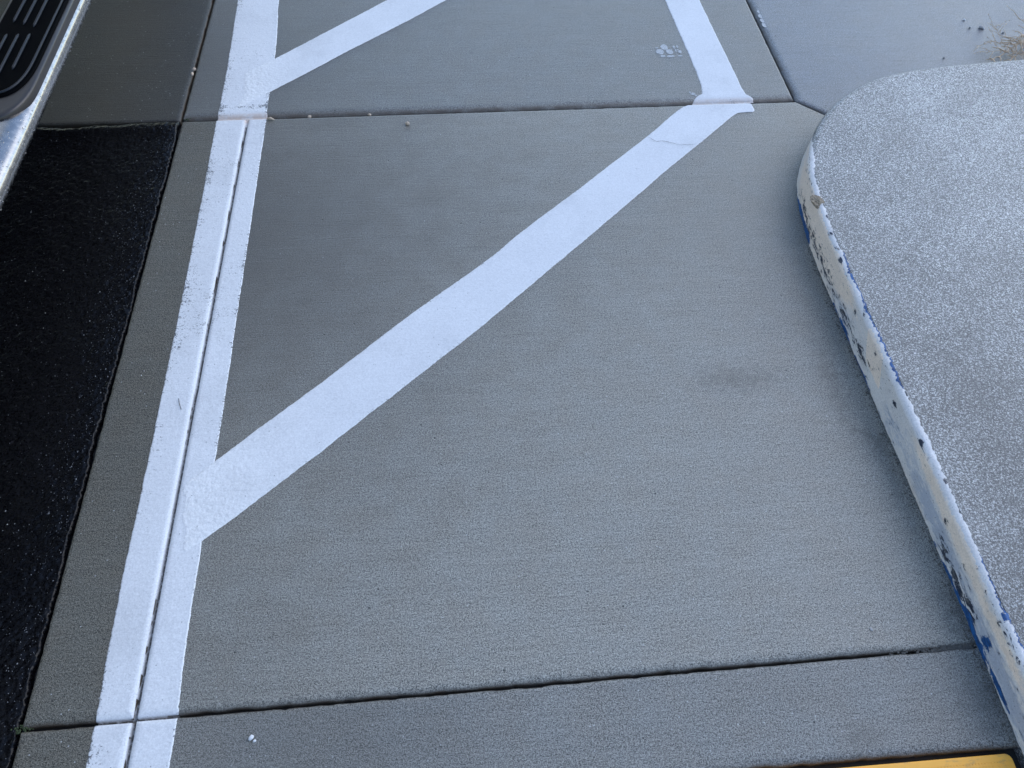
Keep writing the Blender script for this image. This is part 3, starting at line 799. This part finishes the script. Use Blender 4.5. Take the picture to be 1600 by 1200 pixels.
# moss at the joint corner
bm = bmesh.new()
for (mx, my, s_, n) in (at(35, 1140) + (.010, 40), at(292, 184) + (.010, 26)):
    for k in range(n):
        x, y = mx + rng.normal(0, s_), my + rng.normal(0, s_ * .5); r = rng.uniform(.001, .0025)
        bmesh.ops.create_icosphere(bm, subdivisions=1, radius=r, matrix=Matrix.Translation((x, y, -.006 + r * .4)))
tag(from_bm('moss', bm, M_MOSS), kind='stuff')

# dry weed beyond the island
root = at(1650, 62, 0)
weed = empty('dried_weed', (root[0], root[1], 0)); tag(weed, 'dry straw coloured weed lying behind the rear edge of the island', 'weed')
def stem(path, r0, seed):
    bm = bmesh.new(); P = [Vector(p) for p in path]
    pts = resample([tuple(p) for p in P], 26)
    for i in range(1, 26): pts[i] += np.array([n1(i, seed, .5), n1(i, seed + 3, .5), abs(n1(i, seed + 5, .4))]) * .006
    tube(bm, pts, [r0 * (1 - .75 * i / 25) for i in range(26)], 6)
    rr = random.Random(seed)
    for i in range(4, 26, 2):
        b = Vector(pts[i]); t = (Vector(pts[min(i + 1, 25)]) - Vector(pts[i - 1])).normalized()
        for sgn in (-1, 1):
            if rr.random() < .35: continue
            side = t.cross(Vector((0, 0, 1))) * sgn
            L = rr.uniform(.02, .07)
            dv = (t * .7 + side * rr.uniform(.4, 1.0) + Vector((0, 0, rr.uniform(-.1, .5)))).normalized()
            e = b + dv * L; mid = b + dv * L * .5 + Vector((0, 0, .005))
            tube(bm, [b, mid, e], [r0 * .4, r0 * .3, r0 * .15], 5)
            for q in range(3):
                c_ = b.lerp(e, .4 + .3 * q)
                bmesh.ops.create_icosphere(bm, subdivisions=1, radius=rr.uniform(.0010, .0022), matrix=Matrix.Translation(c_ + Vector((0, 0, .001))) @ Matrix.Diagonal((1, 1.8, .8, 1)))
    return from_bm('stem', bm, M_STRAW, weed, smooth=True)
def w3(px, py, h): return (*at(px, py, h), h)
stem([w3(1640, 40, .02), w3(1600, 62, .03), w3(1578, 80, .02), w3(1550, 97, .012)], .0065, 1)
stem([w3(1640, 70, .02), w3(1600, 76, .03), w3(1585, 88, .015), w3(1575, 98, .01)], .005, 2)
stem([w3(1650, 60, .02), w3(1605, 52, .05), w3(1590, 60, .05), w3(1572, 70, .03)], .0035, 3)
stem([w3(1620, 60, .02), w3(1580, 72, .03), w3(1550, 66, .03), w3(1522, 74, .02)], .0026, 4)
stem([w3(1650, 50, .02), w3(1610, 44, .05), w3(1596, 36, .06), w3(1592, 28, .06)], .0028, 5)
stem([w3(1620, 90, .01), w3(1590, 84, .02), w3(1568, 78, .02), w3(1535, 82, .01)], .002, 6)
stem([w3(1600, 70, .02), w3(1570, 60, .03), w3(1556, 52, .03), w3(1553, 42, .03)], .0018, 7)

# ------------------------------------------------------------------ pickup truck with running board
truck = empty('pickup_truck', (-2.1, 1.6, 0))
tag(truck, 'pickup truck parked beyond the asphalt edge, its chrome running board showing', 'pickup truck')
BX = -1.057; BZ = .385; HW, HH = .088, .036
def super_ring(n=40, e=2.6):
    out = []
    for k in range(n):
        a = 2 * math.pi * k / n; c_, s_ = math.cos(a), math.sin(a)
        out.append((HW * math.copysign(abs(c_) ** (2 / e), c_), HH * math.copysign(abs(s_) ** (2 / e), s_)))
    return out
ring = super_ring()
path = [(-1.32, .62, .46), (-1.24, .64, .45), (-1.15, .70, .42), (-1.08, .80, .395), (BX, .95, BZ)] + [(BX, y, BZ) for y in np.linspace(1.05, 3.2, 60)] + [(-1.08, 3.36, .395), (-1.15, 3.46, .42), (-1.24, 3.52, .45), (-1.32, 3.54, .46)]
V = []
for i, p in enumerate(path):
    a = np.array(path[max(i - 1, 0)]); b = np.array(path[min(i + 1, len(path) - 1)]); t = b - a; t /= np.linalg.norm(t)
    side = np.cross(t, [0, 0, 1]); side /= np.linalg.norm(side); up = np.cross(side, t)
    for (u_, v_) in ring: V.append(np.array(p) + side * u_ + up * v_)
rb = mesh('running_board', V, grid_faces(len(path), len(ring), close=True)[:, ::-1], M_CHR, truck)
rb['label'] = 'chrome oval running board with a black step pad'

def pad_outline(inset, yend, hw, Lr=.15, n=48, ytop=2.95):
    pts = [(BX + hw - inset, ytop)]
    for k in range(n + 1):
        a = math.pi * k / n; c_, s_ = math.cos(a), math.sin(a)
        pts.append((BX + (hw - inset) * math.copysign(abs(c_) ** .8, c_), yend + Lr - (Lr - inset) * abs(s_) ** .8))
    pts.append((BX - hw + inset, ytop)); return pts
def plate(name, layers, yend, hw, mat, parent):
    V = []; n = None
    for ins_, z_ in layers:
        o_ = pad_outline(ins_, yend, hw); n = len(o_); V += [(x, y, z_) for x, y in o_]
    F = [tuple(f) for f in grid_faces(len(layers), n, close=True)]
    F.append(tuple(range((len(layers) - 1) * n, len(layers) * n)))
    o_ = mesh(name, V, F, mat, parent); o_.data.polygons[len(F) - 1].use_smooth = False
    return o_
PZ = BZ + HH
plate('trim_plate', [(0, PZ - .014), (0, PZ + .003), (.002, PZ + .006), (.005, PZ + .0075), (.016, PZ + .0075)], 1.592, .083, M_TRIM, rb)
plate('step_pad', [(0, PZ + .004), (0, PZ + .010), (.003, PZ + .0125), (.006, PZ + .0125)], 1.668, .072, M_PAD, rb)
M_RIDGE = mat_simple('worn_step_ridge', (.012, .015, .020), .35, spec=.22, var=.3, scale=200)
def ridge(pts, r=.0032):
    bm = bmesh.new()
    tube(bm, [(x, y, PZ + .0135) for x, y in pts], [r * .3] + [r] * (len(pts) - 2) + [r * .3], 8)
    return from_bm('ridge', bm, M_RIDGE, rb, smooth=True)
ridge(pad_outline(.012, 1.668, .072)[0:40])
for k, xx in enumerate((-.036, -.008, .020)):
    for (ya, yb) in ((1.755 + (.02 if k == 2 else 0) + (.01 if k == 0 else 0), 1.93), (1.965, 2.14), (2.175, 2.40), (2.435, 2.66), (2.70, 2.90)):
        ya2 = ya - .0 + (.02 - .012 * k if ya > 1.8 else 0)
        ridge([(BX + xx, ya2), (BX + xx, ya2 + .01), (BX + xx, (ya + yb) / 2), (BX + xx, yb - .01), (BX + xx, yb)], .0036)
bm = bmesh.new()
for k in range(230):
    a = rng.uniform(-.25, 1.1); y = rng.uniform(1.15, 2.6); r = rng.uniform(.0008, .0024) * (1.2 if rng.random() < .1 else .8)
    c_, s_ = math.cos(a), math.sin(a)
    x = BX + HW * math.copysign(abs(c_) ** (2 / 2.6), c_); z = BZ + HH * math.copysign(abs(s_) ** (2 / 2.6), s_)
    if y > 1.58 and x < BX + .083 and s_ > .5: continue
    bmesh.ops.create_icosphere(bm, subdivisions=2, radius=r, matrix=Matrix.Translation((x, y, z)) @ Matrix.Diagonal((1, 1.15, .8, 1)))
tag(from_bm('water_droplets', bm, M_DROP, rb, smooth=True), kind='stuff')

# body: extruded side outline with wheel arches
XB0, XB1 = -1.20, -3.05
def arch(cy, r=.47, z0=.44, n=14): return [(cy - r * math.cos(math.pi * k / n), z0 + r * math.sin(math.pi * k / n) * .92) for k in range(n + 1)]
outline = [(-.98, .46), (-.98, .95), (-.9, 1.06), (-.1, 1.16), (.62, 1.20), (1.25, 1.80), (1.45, 1.86), (2.75, 1.86), (2.95, 1.80), (3.10, 1.24), (4.85, 1.24), (4.90, 1.18), (4.90, .55), (4.86, .46)]
low_edge = [(4.6, .46)] + arch(4.08)[::-1] + [(3.5, .44), (.7, .44)] + arch(.10)[::-1] + [(-.45, .46)]
poly = outline + low_edge
bm = bmesh.new(); rings = []
for x, ins_ in ((XB0 - .03, 0), (XB0, 0), (XB1, 0), (XB1 + .03, 0)):
    pass
def xin(z): return 0.0 if z < .95 else (z - .95) * .16          # tumblehome
for sx in (1, -1):
    c_ = (XB0 + XB1) / 2; hw = (XB0 - XB1) / 2
    rings.append([bm.verts.new((c_ + sx * (hw - xin(z) - (.03 if z < .5 else 0)), y, z)) for y, z in poly])
n = len(poly)
for k in range(n): bm.faces.new((rings[0][k], rings[0][(k + 1) % n], rings[1][(k + 1) % n], rings[1][k]))
f1 = bm.faces.new(rings[0][::-1]); f2 = bm.faces.new(rings[1])
bmesh.ops.recalc_face_normals(bm, faces=bm.faces)
bmesh.ops.triangulate(bm, faces=[f1, f2])
from_bm('body', bm, M_BODY, truck)
def side_panel(name, pts, off, thick, mat, parent=truck, both=True):
    bm = bmesh.new()
    for sx in ((1, -1) if both else (1,)):
        c_ = (XB0 + XB1) / 2; hw = (XB0 - XB1) / 2
        a = [bm.verts.new((c_ + sx * (hw - xin(z) + off), y, z)) for y, z in pts]; b = [bm.verts.new((c_ + sx * (hw - xin(z) + off - thick), y, z)) for y, z in pts]
        bm.faces.new(a); bm.faces.new(b[::-1])
        for k in range(len(pts)): bm.faces.new((a[k], b[k], b[(k + 1) % len(pts)], a[(k + 1) % len(pts)]))
    bmesh.ops.recalc_face_normals(bm, faces=bm.faces)
    return from_bm(name, bm, mat, parent)
for dy0, dy1 in ((.72, 1.78), (1.80, 2.86)):
    dr = side_panel('door', [(dy0, .56), (dy0, 1.19), (dy1, 1.19), (dy1, .56)], .006, .02, M_BODY, both=False)
    side_panel('handle', [(dy1 - .24, 1.05), (dy1 - .24, 1.085), (dy1 - .06, 1.085), (dy1 - .06, 1.05)], .035, .03, M_CHR, dr, both=False)
side_panel('side_window', [(.82, 1.24), (1.30, 1.74), (1.74, 1.76), (1.74, 1.24)], .005, .012, M_GLASS, both=False)
side_panel('side_window', [(1.82, 1.24), (1.82, 1.76), (2.68, 1.76), (2.86, 1.24)], .005, .012, M_GLASS, both=False)
bm = bmesh.new(); box(bm, XB1 + .35, XB0 - .35, -.9, 4.8, .34, .46)
from_bm('underbody', bm, M_UNDER, truck)
for wy in (.10, 4.08):
    for wx in (XB0 - .14, XB1 + .14):
        wt = bmesh.new(); s_ = 1 if wx > -2 else -1
        prof_t = [(-.11, .24), (-.125, .30), (-.12, .36), (-.10, .388), (.10, .388), (.12, .36), (.125, .30), (.11, .24), (.10, .235), (-.10, .235)]
        vs = [[wt.verts.new((wx + a, wy + r * math.cos(t * math.pi / 24), .385 + r * math.sin(t * math.pi / 24))) for a, r in prof_t] for t in range(48)]
        for t in range(48):
            for k in range(len(prof_t)): wt.faces.new((vs[t][k], vs[t][(k + 1) % len(prof_t)], vs[(t + 1) % 48][(k + 1) % len(prof_t)], vs[(t + 1) % 48][k]))
        ty = from_bm('tyre', wt, M_RUB, truck, smooth=True)
        rm = bmesh.new()
        bmesh.ops.create_cone(rm, cap_ends=True, segments=40, radius1=.235, radius2=.235, depth=.12, matrix=Matrix.Translation((wx, wy, .385)) @ Matrix.Rotation(math.pi / 2, 4, 'Y'))
        for q in range(6):
            a = q * math.pi / 3
            tube(rm, [(wx + s_ * .07, wy, .385), (wx + s_ * .085, wy + .22 * math.cos(a), .385 + .22 * math.sin(a))], [.05, .03], 8)
        from_bm('rim', rm, M_CHR, ty)
bm = bmesh.new(); box(bm, XB1 + .1, XB0 - .1, -1.1, -.98, .45, .68, .03); from_bm('bumper', bm, M_CHR, truck)
for sx in (-1, 1):
    bm = bmesh.new(); c_ = -2.125 + sx * .72; box(bm, c_ - .16, c_ + .16, -1.0, -.93, .76, .94, .02); from_bm('headlight', bm, M_GLASS, truck)
